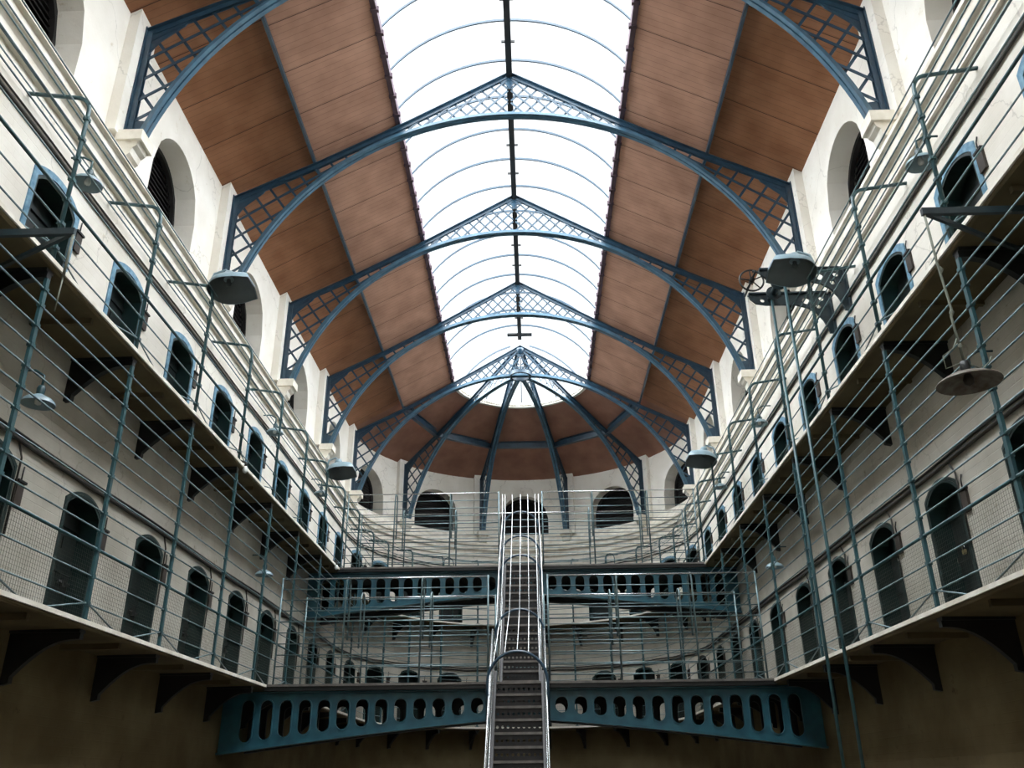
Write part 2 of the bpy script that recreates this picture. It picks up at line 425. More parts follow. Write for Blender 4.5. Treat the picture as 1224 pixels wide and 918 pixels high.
for lev, zf in (('lower', ZL), ('upper', ZU)):
    for k in 'LR':
        for i, y in enumerate(DY):
            n += 1; (x, yy), rz = place((k, y), W)
            stamp('door' + lev, mk_door(lev == 'upper'), f'{ORD[i]} {"pale-blue framed" if lev == "upper" else "dark green"} cell door from the camera, {lev} gallery, {side_words(k)}', 'door', (x, yy, zf), rz, f'cell doors on the {lev} gallery', 'structure', f'door_{n}')
            d = .53; q = (k, y + (d if k == 'L' else -d)); (x, yy), rz = place(q, W)
            stamp('flag', mk_flag, f'small dark bell box by the {ORD[i]} {lev} gallery door, {side_words(k)}', 'bell box', (x, yy, zf), rz, 'bell boxes beside the cell doors')
    for i, a in enumerate(ANG_DOOR):
        n += 1; (x, yy), rz = place(('A', a), W)
        w = f'{ORD[i]} cell door along the rounded end of the {lev} gallery'
        stamp('door' + lev, mk_door(lev == 'upper'), w, 'door', (x, yy, zf), rz, f'cell doors on the {lev} gallery', 'structure', f'door_{n}')
        (x, yy), rz = place(('A', a + 6.6), W)
        stamp('flag', mk_flag, f'small dark bell box by the {w[:-len(" gallery")]}', 'bell box', (x, yy, zf), rz, 'bell boxes beside the cell doors')
    # centre doorway behind the stairs
    n += 1
    o = struct(thing(f'door_{n}', f'wide dark arched doorway behind the staircase on the {lev} gallery', 'door', (0, Y5 + W, zf)))
    pts = [(-.74, 0)] + [((-1 + i / 8) * .74, 1.45 + arch_h((-1 + i / 8) * .74, .74, .5)) for i in range(17)] + [(.74, 0)]
    for sx in (-1, 1):
        q = [(x, z) for x, z in pts if x * sx >= -1e-6]
        if sx == 1: q = [(0.006, 0)] + q[0:]
        else: q = q + [(-.006, 0)]
        l = MB(); l.plate(q, [], .05, lambda x, z, h: (x, .25 + h, z)); l.build('door_leaf', 'door_green', o)

o = thing('padlock', 'small brass padlock on a lower gallery door of the hoist wall', 'padlock', (W + .185, 9.58, ZL + .80))
c = MB(); c.box(-.014, .014, -.03, .03, -.03, .02); c.build('lock_body', 'brass', o)
c = MB(); c.tube([(0, -.028, .02)] + [(0, -.028 * math.cos(t), .045 + .03 * math.sin(t)) for t in [PI * i / 8 for i in range(9)]] + [(0, .028, .02)], .007, 8); c.build('shackle', 'steel', o)

# ------------------------------------------------------------------ galleries
for lev, zf in (('lower', ZL), ('upper', ZU)):
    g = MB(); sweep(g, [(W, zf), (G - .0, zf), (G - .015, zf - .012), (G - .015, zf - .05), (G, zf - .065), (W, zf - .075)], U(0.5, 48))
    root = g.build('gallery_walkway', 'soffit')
    tag(root, f'{lev} U-shaped stone gallery walkway along the cell doors', 'gallery')
    ed = MB(); sweep(ed, [(G + .002, zf + .012), (G - .035, zf + .012), (G - .035, zf - .03), (G + .002, zf - .03)], U(0.5, 48)); ed.build('edge_strip', 'stone', root)
    jo = MB(); jo.bar((0, -.02, -.10), (0, -(W - G) + .06, -.10), .05, .06); me = jo.mesh('slab_joint', 'soffit')
    for k in 'LR':
        for y in PY:
            (x, yy), rz = place((k, y + SP / 4), W); o = link('slab_joint', me, root); o.location = (x, yy, zf); o.rotation_euler = (0, 0, rz)

def mk_bracket():
    c = MB()
    D = W - G
    cur = [(-D + .02 + (D - .10) * t, -.16 - .34 * (1 - math.cos(t * PI / 2)) ** 1.3) for t in [i / 12 for i in range(13)]]
    c.plate([(0.01, -.07), (-D + .02, -.07)] + cur + [(-.08, -.56), (0.01, -.58)], [], .07, lambda x, z, h: (h, x, z))
    c.box(-.06, .06, -D + .02, 0.0, -.10, -.068)
    return c.build('gallery_bracket', 'black')
for lev, zf in (('lower', ZL), ('upper', ZU)):
    for k in 'LR':
        for i, y in enumerate(PY):
            (x, yy), rz = place((k, y), W)
            stamp('brk', mk_bracket, f'black {lev} gallery bracket, {ORD[i]} from the camera, {side_words(k)}', 'bracket', (x, yy, zf), rz, f'brackets under the {lev} gallery')
    for i, a in enumerate(ANG_POST):
        (x, yy), rz = place(('A', a), W)
        stamp('brk', mk_bracket, f'black curved bracket under the {lev} gallery, {ORD[i]} around the rounded end', 'bracket', (x, yy, zf), rz, f'brackets under the {lev} gallery')

# ------------------------------------------------------------------ caged railings
RH_L = [.17, .44, .71, .90, 1.09, 1.29, 1.49, 1.69, 1.89, 2.09, 2.29, 2.49, 2.66]
RH_U = [.17, .44, .71, .95, 1.20, 1.45, 1.70, 1.90]
allst = [('L', y) for y in PY] + [('A', a) for a in ANG_POST] + [('R', y) for y in PY[::-1]]
RG = G + .03
def post_mesh_low():
    c = MB(); c.bar((0, 0, 0), (0, 0, 2.77), .05, .03, (0, 1, 0)); c.box(-.05, .05, -.04, .04, 0, .02)
    for h in RH_L: c.box(-.032, .032, -.024, .024, h - .018, h + .018)
    return c
def post_mesh_up():
    c = MB(); pts = [(0, 0, 0), (0, 0, 1.80)]
    pts += [(0, .16 * (1 - math.cos(t)), 1.80 + .19 * math.sin(t)) for t in [PI / 2 * i / 6 for i in range(1, 7)]] + [(0, .70, 2.07)]
    c.tube(pts, .022, 8); c.box(-.05, .05, -.04, .04, 0, .02)
    for h in RH_U: 
        if h < 1.85: c.box(-.03, .03, -.028, .028, h - .018, h + .018)
    return c
for lev, zf, RH in (('lower', ZL, RH_L), ('upper', ZU, RH_U)):
    root = thing('gallery_railing', f'tall green iron bar cage railing along the {lev} gallery edge', 'railing')
    me = (post_mesh_low() if lev == 'lower' else post_mesh_up()).mesh('post', 'post')
    for s in allst:
        (x, y), rz = place(s, RG); o = link('post', me, root); o.location = (x, y, zf + .01); o.rotation_euler = (0, 0, rz)
    path = U(1.0, 48)
    for h in RH:
        c = MB(); r = .017 if abs(h - .71) < .01 else .0085
        c.tube([P(RG, s, zf + .01 + h) for s in path], r, 8); c.build('handrail' if r > .01 else 'rail', 'post' if r > .01 else 'rail', root)
    if lev == 'upper':
        for d, z in ((.28, 2.015), (.45, 2.035), (.60, 2.06)):
            c = MB(); c.tube([P(RG + d, s, zf + z) for s in path], .0085, 8); c.build('rail', 'rail', root)
    bm_ = MB(); bm_.tube([(-.78, 0, 0), (0, 0, .18), (.70, 0, 0)], .009, 6); me = bm_.mesh('brace', 'rail')
    for s in allst:
        if s[0] == 'A': continue
        (x, y), rz = place(s, RG); o = link('brace', me, root); o.location = (x, y, zf + .012); o.rotation_euler = (0, 0, rz)
    if lev == 'lower':
        c = MB(); rr = RG + .012
        def wire(p, q, t=.0022):
            c.bar(p, q, t, t)
        y = 3.0
        while y < Y5:
            for k in 'LR': wire(P(rr, (k, y), zf + .015), P(rr, (k, y), zf + .70))
            y += .038
        a = -90.
        while a < 90: wire(P(rr, ('A', a), zf + .015), P(rr, ('A', a), zf + .70)); a += .6
        z = .035
        while z < .70:
            c.tube([P(rr, s, zf + z) for s in U(3.0, 48)], .0013, 3, cap=False); z += .038
        o = c.build('wire_mesh', 'wire', root); o['kind'] = 'stuff'

# conduits on the walls
for nm, z, r, lab in (('conduit', 4.63, .022, 'dark conduit pipe above the lower gallery cell doors'), ('conduit', 4.70, .014, 'thin cable clipped above the lower gallery conduit pipe'), ('conduit', 7.70, .018, 'thin conduit above the upper gallery cell doors'), ('conduit', 7.78, .011, 'thin cable above the upper gallery conduit')):
    c = MB(); c.tube([P(W - r - .004, s, z + .012 * math.sin(i * 1.7)) for i, s in enumerate(U(1.0, 48, 1.2))], r, 8)
    root = tag(c.build(nm, 'pipe'), lab, 'pipe')
def mk_drop():
    c = MB(); c.tube([(0, -.02, 4.62 - ZL), (0, -.02, 1.68), (.06, -.02, 1.60), (.12, -.02, 1.52), (.12, -.02, .75)], .011, 6); return c.build('conduit', 'pipe')
for k in 'LR':
    for i, y in enumerate(DY[1:9]):
        (x, yy), rz = place((k, y + (.33 if k == 'L' else -.33)), W)
        stamp('drop', mk_drop, f'thin bent pipe dropping beside the {ORD[i + 1]} lower gallery door, {side_words(k)}', 'pipe', (x, yy, ZL), rz, 'bent pipes beside lower doors')

# ------------------------------------------------------------------ roof
XS, XP = 2.0, 3.40
def panel(mb, pts, y0, y1, t=.05):
    (x0, z0), (x1, z1) = pts
    n = 24
    mb.rings([[(x0, y, z0), (x1, y, z1), (x1, y, z1 + t), (x0, y, z0 + t)] for y in [y0 + (y1 - y0) * i / n for i in range(n + 1)]], caps=True)
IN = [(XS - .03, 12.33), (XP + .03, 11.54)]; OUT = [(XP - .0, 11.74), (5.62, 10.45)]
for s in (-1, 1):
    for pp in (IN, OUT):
        c = MB(); panel(c, [(s * x, z) for x, z in pp], NY0 - .3, Y5); struct(c.build('ceiling', 'board' if pp is IN else 'board_out_shaded'))
for pp in (IN, OUT):
    c = MB(); N = 60
    c.rings([[P(pp[0][0], ('A', -90 + 180 * i / N), pp[0][1]), P(pp[1][0], ('A', -90 + 180 * i / N), pp[1][1]), P(pp[1][0], ('A', -90 + 180 * i / N), pp[1][1] + .05), P(pp[0][0], ('A', -90 + 180 * i / N), pp[0][1] + .05)] for i in range(N + 1)], smooth=False, caps=True)
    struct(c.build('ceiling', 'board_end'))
# purlins
for s in (-1, 1):
    o = thing('purlin', f'long blue roof purlin along the brown boards {"on the hoist side" if s > 0 else "on the side facing the hoist"}', 'purlin')
    c = MB(); c.box(*sorted((s * (XP + .035), s * (XP + .075))), NY0, Y5, 11.47, 11.80); c.build('web', 'blue', o)
    c = MB(); c.box(*sorted((s * (XP + .022), s * (XP + .062))), NY0, Y5, 11.455, 11.475); c.build('flange', 'blue', o)
angs = [-90.] + ANG_RIB + [90.]
pl = ['by the last arch, side facing the hoist', 'second from the last arch, side facing the hoist', 'across the middle of the end', 'second from the last arch, hoist side', 'by the last arch, hoist side']
for i in range(5):
    p, q = P(XP + .03, ('A', angs[i]), 11.50), P(XP + .03, ('A', angs[i + 1]), 11.50)
    o = thing('purlin', f'short blue purlin of the domed end, {pl[i]}', 'purlin', group='short purlins of the domed end')
    up = (0, 0, 1)
    c = MB(); c.bar(p, q, .03, .2, up); c.build('web', 'blue', o)
    for dz in (-.1, .1):
        c = MB(); c.bar((p[0], p[1], p[2] + dz), (q[0], q[1], q[2] + dz), .13, .018, up); c.build('flange', 'blue', o)

# skylight
ZC, RC = 11.13, 2.37
def za(x): return ZC + math.sqrt(RC * RC - x * x)
n += 1
sk = struct(thing('window_40', 'long barrel-vaulted white glass skylight along the roof ridge', 'skylight'))
xs = [-2.02 + 4.04 * i / 24 for i in range(25)]
g = MB(); g.rings([[(x, y, za(x) + .03) for x in xs] for y in (NY0 - .2, 4, 12, Y5)], closed_ring=False, smooth=True); g.build('glass_pane', 'glass', sk)
gb = MB(); gb.rings([[(x, -.013, za(x) - .022), (x, .013, za(x) - .022), (x, .013, za(x) + .025), (x, -.013, za(x) + .025)] for x in xs], smooth=False, caps=True); me = gb.mesh('glazing_bar', 'blue')
y = 11.05 - .9217 * 12
while y < Y5 - .3:
    o = link('glazing_bar', me, sk); o.location = (0, y, 0); y += .9217
c = MB(); c.box(-.055, .055, NY0, Y5 - .6, 13.34, 13.52)
y = .9217 * .5
while y < Y5 - 1: c.box(-.12, .12, y - .015, y + .015, 13.47, 13.51); y += .9217
c.build('ridge_beam', 'black', sk)
for s in (-1, 1):
    c = MB(); c.box(*sorted((s * 1.965, s * 2.05)), NY0, Y5, 12.27, 12.42)
    y = 0.
    while y < Y5: c.box(*sorted((s * 1.93, s * 2.06)), y - .03, y + .03, 12.25, 12.33); y += .46
    c.build('curb', 'curb', sk)
c = MB(); c.box(-.36, .36, Y5 - .85, Y5 - .70, 13.40, 13.44); c.build('ridge_plate', 'black', sk)
sk2 = struct(thing('window_41', 'half-dome white glass skylight over the rounded end', 'skylight'))
g = MB(); N = 40
g.rings([[P(r, ('A', -90 + 180 * i / N), za(r) + .03) for r in [.02 + 2.0 * j / 12 for j in range(13)]] for i in range(N + 1)], closed_ring=False, smooth=True); g.build('glass_pane', 'glass', sk2)
c = MB(); sweep(c, [(1.96, 12.27), (2.06, 12.27), (2.06, 12.42), (1.96, 12.42)], [('A', -90 + 180 * i / N) for i in range(N + 1)])
for i in range(72):
    a = -88.75 + 2.5 * i; p = P(1.94, ('A', a), 12.33); q = P(1.94, ('A', a), 12.40); c.bar(p, q, .045, .045, (math.cos(rad(a)), -math.sin(rad(a)), 0))
c.build('curb', 'stone', sk2)
rb = MB(); rs = [.3 + 1.72 * j / 12 for j in range(13)]
rb.rings([[(-.012, r, za(r) - .02), (.012, r, za(r) - .02), (.012, r, za(r) + .03), (-.012, r, za(r) + .03)] for r in rs], caps=True); me = rb.mesh('glazing_bar', 'blue')
for a in (-72, -34, 0, 34, 72):
    o = link('glazing_bar', me, sk2); o.location = (0, Y5, 0); o.rotation_euler = (0, 0, rad(-a))

# ------------------------------------------------------------------ lattice roof arches
ZTOP = [(0, 13.44), (2.0, 12.24), (3.4, 11.46), (4.79, 10.76)]
def zt(x):
    x = abs(x)
    for (a, za_), (b_, zb_) in zip(ZTOP, ZTOP[1:]):
        if x <= b_: return za_ + (zb_ - za_) * (x - a) / (b_ - a)
    return ZTOP[-1][1]
AR, AZ = 4.71, 7.72
def zb(x): return AZ + math.sqrt(max(AR * AR - x * x, 0))
def chord_sweep(mb, pts, nrm, sect):
    mb.rings([[(p[0] + n_[0] * d, w, p[1] + n_[1] * d) for w, d in sect] for p, n_ in zip(pts, nrm)], smooth=False, caps=True)
def arc_pts(x0, x1, n):
    t0, t1 = math.asin(x0 / AR), math.asin(x1 / AR)
    P_ = [(AR * math.sin(t), AZ + AR * math.cos(t)) for t in [t0 + (t1 - t0) * i / n for i in range(n + 1)]]
    return P_, [((p[0]) / AR, (p[1] - AZ) / AR) for p in P_]
def bars(mb, x0, x1, ang, pitch, y, w=.042, t=.012, off=0.):
    """Parallel flat bars at ang degrees clipped to the space between the chords."""
    d = (math.cos(rad(ang)), math.sin(rad(ang))); n_ = (-d[1], d[0])
    lo, hi = x0, x1
    cs = [x * n_[0] + z * n_[1] for x in (lo, hi) for z in (8.9, 13.5)]
    k = math.floor(min(cs) / pitch)
    while k * pitch < max(cs):
        c = k * pitch + off; k += 1
        run = None; step = .02
        tt = -16.
        base = (n_[0] * c, n_[1] * c)
        # start of the parameter so that x sweeps the panel
        T = [(lo - base[0]) / d[0], (hi - base[0]) / d[0]]; a, b_ = min(T), max(T); m = int((b_ - a) / step) + 1
        for i in range(m + 1):
            u = a + (b_ - a) * i / m; x = base[0] + d[0] * u; z = base[1] + d[1] * u
            inside = zb(x) + .03 < z < zt(x) - .03 and z > 9.22
            if inside and run is None: run = (x, z)
            if (not inside or i == m) and run is not None:
                if math.hypot(x - run[0], z - run[1]) > .06: mb.bar((run[0], y, run[1]), (x, y, z), w, t, (0, 1, 0)) if False else mb.bar((run[0], y, run[1]), (x, y, z), t, w, (d[1] * -1, 0, d[0]))
                run = None
def half_parts(root, sgn, start=0.):
    """The parts of one half of an arch; sgn mirrors it."""
    F = lambda mb: setattr(mb, 'v', [(sgn * x, y, z) for x, y, z in mb.v]) or mb
    c = MB(); bars(c, 2.42, 4.72, -35, .285, -.012); bars(c, 2.42, 4.72, 55, .285, .012); F(c).build('lattice', 'blue', root)
    c = MB(); bars(c, max(start, .03), 1.88, -48, .19, -.012, .036); bars(c, max(start, .03), 1.88, 48, .19, .012, .036); F(c).build('lattice', 'blue', root)
    c = MB(); c.bar((4.755, -.03, ZF), (4.755, -.03, 10.74), .012, .09, (1, 0, 0)); c.bar((4.755, .03, ZF), (4.755, .03, 10.74), .012, .09, (1, 0, 0)); c.bar((4.79, 0, ZF), (4.79, 0, 10.80), .14, .016, (1, 0, 0))
    F(c).build('wall_post', 'blue', root)
    xf = math.sqrt(AR * AR - (ZF - AZ) ** 2)
    c = MB(); c.plate([(4.75, ZF), (xf, ZF), (4.47, 9.20), (4.75, 9.24)], [], .02, lambda x, z, h: (x, h, z)); F(c).build('gusset_plate', 'blue', root)
    top = [(1.84, zt(1.84)), (2.0, zt(2.0)), (2.46, zt(2.46))]; bot = [(2.46, zb(2.46)), (2.2, zb(2.2)), (1.92, zb(1.92))]
    c = MB(); c.plate(top + bot, [], .02, lambda x, z, h: (x, h, z)); F(c).build('gusset_plate', 'blue', root)
    c = MB(); c.plate([(4.76, 10.78), (4.2, zt(4.2)), (4.3, 10.86), (4.60, 10.58), (4.76, 10.3)], [], .02, lambda x, z, h: (x, h, z)); F(c).build('gusset_plate', 'blue', root)
SECT_B = [[(-.075, 0), (-.012, 0), (-.012, .014), (-.075, .014)], [(.012, 0), (.075, 0), (.075, .014), (.012, .014)], [(-.028, .014), (-.012, .014), (-.012, .095), (-.028, .095)], [(.012, .014), (.028, .014), (.028, .095), (.012, .095)]]
SECT_T = [[(w, -d) for w, d in s] for s in SECT_B]
def top_chord(mb, x0, x1):
    xsn = sorted({x0, x1} | {s * p for s in (-1, 1) for p in (0, 2.0, 3.4) if x0 < s * p < x1})
    pts = [(x, zt(x)) for x in xsn]
    nr = [(0, 1)] * len(pts)
    for s in SECT_T: chord_sweep(mb, pts, nr, s)
def mk_arch():
    r = bpy.data.objects.new('roof_arch', None); C.objects.link(r)
    xf = math.sqrt(AR * AR - (ZF - AZ) ** 2)
    c = MB(); pts, nr = arc_pts(-xf, xf, 64)
    for s in SECT_B: chord_sweep(c, pts, nr, s)
    c.build('arch_chord', 'chord_lit', r)
    c = MB(); top_chord(c, -4.79, 4.79); c.build('top_chord', 'blue', r)
    for s in (-1, 1): half_parts(r, s)
    c = MB(); c.plate([(0, 13.40), (-.26, 13.26), (-.07, 13.20), (0, 13.08), (.07, 13.20), (.26, 13.26)], [], .025, lambda x, z, h: (x, h, z)); c.build('gusset_plate', 'blue', r)
    return r
for y in vis:
    i = vis.index(y)
    stamp('arch', mk_arch, f'blue iron lattice roof arch spanning the hall, {ORD[i]} from the camera', 'roof arch', (0, y, 0), 0, 'lattice roof arches')
def mk_rib():
    r = bpy.data.objects.new('roof_rib', None); C.objects.link(r)
    xf = math.sqrt(AR * AR - (ZF - AZ) ** 2)
    c = MB(); pts, nr = arc_pts(.30, xf, 32)
    for s in SECT_B: chord_sweep(c, pts, nr, s)
    c.build('arch_chord', 'chord_lit', r)
    c = MB(); top_chord(c, .12, 4.79); c.build('top_chord', 'blue', r)
    half_parts(r, 1, .35)
    return r
for a in ANG_RIB:
    stamp('rib', mk_rib, f'blue lattice half rib, the {apse_name[a]}', 'roof rib', (0, Y5, 0), rad(90 - a), 'half ribs of the domed end')
o = thing('collar_ring', 'round blue iron collar where the half ribs meet under the skylight', 'collar ring', (0, Y5, 0))
c = MB(); c.lathe([(.27, 12.42), (.33, 12.42), (.33, 12.54), (.27, 12.54), (.27, 12.42)], 32, smooth=False); c.build('ring', 'blue', o)
c = MB()
for i in range(28):
    t = 2 * PI * i / 28; c.bar((.335 * math.cos(t), .335 * math.sin(t), 12.54), (.335 * math.cos(t), .335 * math.sin(t), 12.60), .03, .03)
c.build('crest', 'blue', o)
c = MB(); c.lathe([(.01, 13.16), (.05, 13.18), (.13, 13.28), (.13, 13.33), (.02, 13.36)], 20); c.build('king_post', 'blue', o)

# ------------------------------------------------------------------ bridges
def slot(cx, z0, z1, r, n=8):
    if z1 - z0 < 2 * r: z1 = z0 = (z0 + z1) / 2; z1 += r; z0 -= r
    return [(cx + r * math.cos(PI * i / n), z1 - r + r * math.sin(PI * i / n)) for i in range(n + 1)] + [(cx - r * math.cos(PI * i / n), z0 + r - r * math.sin(PI * i / n)) for i in range(n + 1)]
def girder(root, y, ztop, dep=.40, m='girder'):
    zbt = lambda x: ztop - dep - .46 * (abs(x) / 4.6) ** 1.25
    X = W - .02
    N = 24
    bt = [(-X + 2 * X * i / N, zbt(-X + 2 * X * i / N)) for i in range(N + 1)]
    holes = []; k = 0
    while .68 + .309 * k < X - .18:
        for s in (-1, 1):
            cx = s * (.68 + .309 * k); holes.append(slot(cx, zbt(cx) + .10, ztop - .10, .1))
        k += 1
    holes.append(slot(0, zbt(0) + .10, ztop - .10, .1)); 
    for s in (-1, 1): holes.append(slot(s * .34, zbt(.34) + .10, ztop - .10, .1))
    g_ = bpy.data.objects.new('girder', None); C.objects.link(g_); g_.parent = root
    c = MB(); c.plate([(-X, ztop), (X, ztop)] + bt[::-1], holes, .035, lambda x, z, h: (x, y + h, z)); c.build('web', m, g_)
    c = MB()
    for h in holes:
        cx = sum(p[0] for p in h) / len(h); cz = sum(p[1] for p in h) / len(h)
        hh = max(abs(p[1] - cz) for p in h)
        big = [(cx + (px - cx) * 1.16, pz + (.016 if pz > cz else -.016)) for px, pz in h]
        c.rings([[(px, y - .034, pz) for px, pz in h], [(px, y - .034, pz) for px, pz in big], [(px, y - .015, pz) for px, pz in big], [(px, y - .015, pz) for px, pz in h]], close=True)
    c.build('slot_rim', m, g_)
    c = MB(); c.rings([[(x, y - .10, z), (x, y + .10, z), (x, y + .10, z - .03), (x, y - .10, z - .03)] for x, z in bt], caps=True); c.build('bottom_flange', m, g_)
    c = MB(); c.box(-X, X, y - .10, y + .10, ztop, ztop + .02); c.build('top_flange', m, g_)
BR = [('lower', 14.85, 16.30, ZL), ('upper', 19.50, 20.95, ZU)]
for lev, y0, y1, zf in BR:
    root = thing('footbridge', f'{lev} blue-green iron footbridge with slotted girders crossing the hall', 'footbridge', group=None)
    girder(root, y0, zf - .11, .40 if lev == 'lower' else .46); girder(root, y1, zf - .11, .34, 'black')  # rear girder black: the shade under the deck is put into its colour
    c = MB(); c.box(-G - .02, G + .02, y0 - .16, y1 + .16, zf - .085, zf - .012); c.build('deck', 'black', root)
    c = MB(); c.box(-G, G, y0 - .175, y0 - .16, zf - .02, zf + .015); c.build('kick_edge', 'nosing', root)
    # railings front and back
    for nm, y, d in (('front', y0 - .12, 1), ('rear', y1 + .12, -1)):
        rr = thing('bridge_railing', f'{nm} barred railing of the {lev} footbridge', 'railing')
        H = 1.74
        runs = [(-G + .12, -.50), (.50, G - .12)] if (nm == 'front') else ([(-G + .12, -.45), (.45, G - .12)] if lev == 'lower' else [(-G + .12, G - .12)])
        px = [-2.9, -1.62, 1.66, 2.92] + [e for r_ in runs for e in r_]
        for x in sorted(px):
            c = MB(); hook = abs(x) > 1 and abs(x) < 3.5
            pts = [(x, y, zf - .01), (x, y, zf + H - (.12 if hook else 0))]
            if hook: pts += [(x, y + d * .17 * (1 - math.cos(t)), zf + H - .12 + .14 * math.sin(t)) for t in [PI * i / 10 for i in range(1, 11)]] + [(x, y + d * .34, zf + .75)]
            c.tube(pts, .016, 8); c.build('post', 'rail', rr)
        for i in range(10):
            z = zf + .12 + i * (H - .14) / 9
            for a, b_ in runs:
                e0, e1 = (a - (.12 if i == 9 else .0), b_)
                c = MB(); c.tube([(a, y, z), ((a + b_) / 2, y, z - .004), (b_, y, z)], .012 if i in (9, 5) else .0085, 8); c.build('rail', 'steel' if i in (9,) else 'rail', rr)

# ------------------------------------------------------------------ staircase
root = thing('staircase', 'steep caged iron staircase climbing the middle of the hall to both footbridges', 'staircase', (0, 0, 0))
def riser_mesh(w):
    c = MB(); holes = []
    n_ = 9
    for i in range(n_):
        cx = -w / 2 + w * (i + .5) / n_; holes.append([(cx + .022 * math.cos(2 * PI * k / 8), .09 + .022 * math.sin(2 * PI * k / 8)) for k in range(8)])
    c.plate([(-w / 2, 0), (w / 2, 0), (w / 2, .19), (-w / 2, .19)], holes, .008, lambda x, z, h: (x, h, z)); return c.mesh('riser', 'dark')
def flight(y0, z0, y1, z1, w, n):
    dy, dz = (y1 - y0) / n, (z1 - z0) / n
    rm = riser_mesh(w)
    t = MB(); t.box(-w / 2, w / 2, .0, dy + .02, -.02, 0); tm = t.mesh('tread', 'dark')
    t = MB(); t.box(-w / 2, w / 2, -.022, .006, -.03, .006); nm_ = t.mesh('nosing', 'nosing')
    for i in range(n):
        y, z = y0 + dy * i, z0 + dz * (i + 1)
        o = link('riser', rm, root); o.location = (0, y, z - .2)
        o = link('tread', tm, root); o.location = (0, y, z)
        q = link('nosing', nm_, o)
    u = Vector((0, dy, dz)).normalized()
    for s in (-1, 1):
        c = MB(); x = s * (w / 2 + .025); a = (x, y0 - .05, z0 + .05); b_ = (x, y1 + .02, z1 + .09)
        c.bar(a, b_, .02, .26); c.bar((x, a[1], a[2] + .1), (x, b_[1], b_[2] + .1), .05, .02); c.build('stringer', 'dark', root)
        c = MB(); xx = s * (w / 2 + .055); c.tube([(xx, y0 - .05, z0 + .24), (xx, y1, z1 + .22)], .014, 8); c.build('stringer_rail', 'steel', root)
F1 = (11.95, 0.0, 14.80, ZL, .72, 15); F2 = (16.40, ZL, 19.36, ZU, .66, 15)
flight(*F1); flight(*F2)
def hz(y):      # walking line
    if y < 14.8: return (y - 11.95) / 2.85 * ZL
    if y < 16.4: return ZL
    return min(ZL + (y - 16.4) / 2.96 * (ZU - ZL), ZU)
c = MB(); c.box(-.36, .36, 14.78, 16.42, ZL - .03, ZL - .005); c.build('landing_plate', 'dark', root)
for s in (-1, 1):
    for h, r in ((.62, .02), (.40, .012), (.85, .014)):
        c = MB(); x = s * .43
        c.tube([(x, 11.75, .05 + h), (x, 14.8, hz(14.8) + h), (x, 16.4, ZL + h), (x, 19.36, ZU + h), (x, 20.9, ZU + h)], r, 8); c.build('handrail', 'steel', root)
    for y in (11.95, 13.4, 14.8, 16.4, 17.9, 19.4):
        c = MB(); c.tube([(s * .43, y, hz(y) - .02), (s * .43, y, hz(y) + .86)], .014, 8); c.build('baluster', 'rail', root)
HOOPS = [(13.6, 3.30, .45, .62), (16.4, 4.42, .45, .5), (18.0, 5.82, .42, .5), (18.65, 6.40, .42, .5), (19.5, 7.19, .42, .5)]
for y, zt_, hw, dn in HOOPS:
    zs = zt_ - hw * 1.0
    pts = [(-hw, y, hz(y) + .55), (-hw, y, zs)] + [(-hw * math.cos(PI * i / 14), y, zs + (zt_ - zs) * math.sin(PI * i / 14)) for i in range(1, 14)] + [(hw, y, zs), (hw, y, hz(y) + .55)]
    c = MB(); c.tube(pts, .022, 8); c.build('hoop', 'blue', root)
for x in (-.36, -.19, 0., .17, .34):
    dz = -.45 * (1 - math.sqrt(1 - (x / .45) ** 2))
    pts = [(x, 13.6, 3.32 + dz), (x, 16.4, 4.44 + dz), (x, 18.0, 5.84 + dz), (x, 19.5, 7.22 + dz), (x, 19.55, 7.62)]
    c = MB(); c.tube(pts, .009, 8); c.build('cage_bar', 'steel', root)
for s in (-1, 1):
    for h in (1.15,):
        c = MB(); c.tube([(s * .445, 13.6, hz(13.6) + .95), (s * .445, 16.4, ZL + .95), (s * .44, 18.0, hz(18.) + h), (s * .42, 19.5, ZU + 1.1), (s * .42, 19.55, ZU + 1.72)], .012, 8); c.build('cage_bar', 'steel', root)

# ------------------------------------------------------------------ lamps
def mk_flood():
    """Scoop-shaped shade, mouth down, local +x towards the middle of the hall, mounted on a short neck."""
    r = bpy.data.objects.new('flood_lamp', None); C.objects.link(r)
    def outline(k):
        pts = []
        for i in range(13):
            t = PI / 2 + PI * i / 12; pts.append((.20 * math.cos(t) * k, .215 * math.sin(t) * k))
        pts += [(.10 * k + .0, -.21 * k), (.24 * k, -.17 * k), (.26 * k, 0), (.24 * k, .17 * k), (.10 * k, .21 * k)]
        return pts
    def shell(m_, off, name):
        rings = []
        for j in range(8):
            t = PI / 2 * j / 7; k = math.cos(t) if j < 7 else .06; rings.append([(x * (1 - off), y * (1 - off), .20 * math.sin(t) * (1 - off) - (.1 * x if j == 0 else .1 * x * k)) for x, y in outline(max(k, .06))])
        c = MB(); c.rings(rings, smooth=True); o_ = len(c.v); return c
    c = shell('lamp', 0, 'a'); c.build('lamp_shade', 'lamp', r)
    c = shell('lamp_in', .035, 'b'); c.build('shade_lining', 'lamp_in', r)
    c = MB(); c.lathe([(.02, .18), (.06, .19), (.06, .25), (.045, .30), (.02, .31)], 14); c.tube([(0, 0, .29), (-.03, 0, .36), (-.14, 0, .33), (-.20, 0, .12)], .016, 8); c.build('lamp_neck', 'lamp', r)
    c = MB(); c.lathe([(.005, .08), (.025, .09), (.03, .12), (.02, .15), (.02, .18)], 14); c.build('bulb', 'lamp_in', r)
    return r
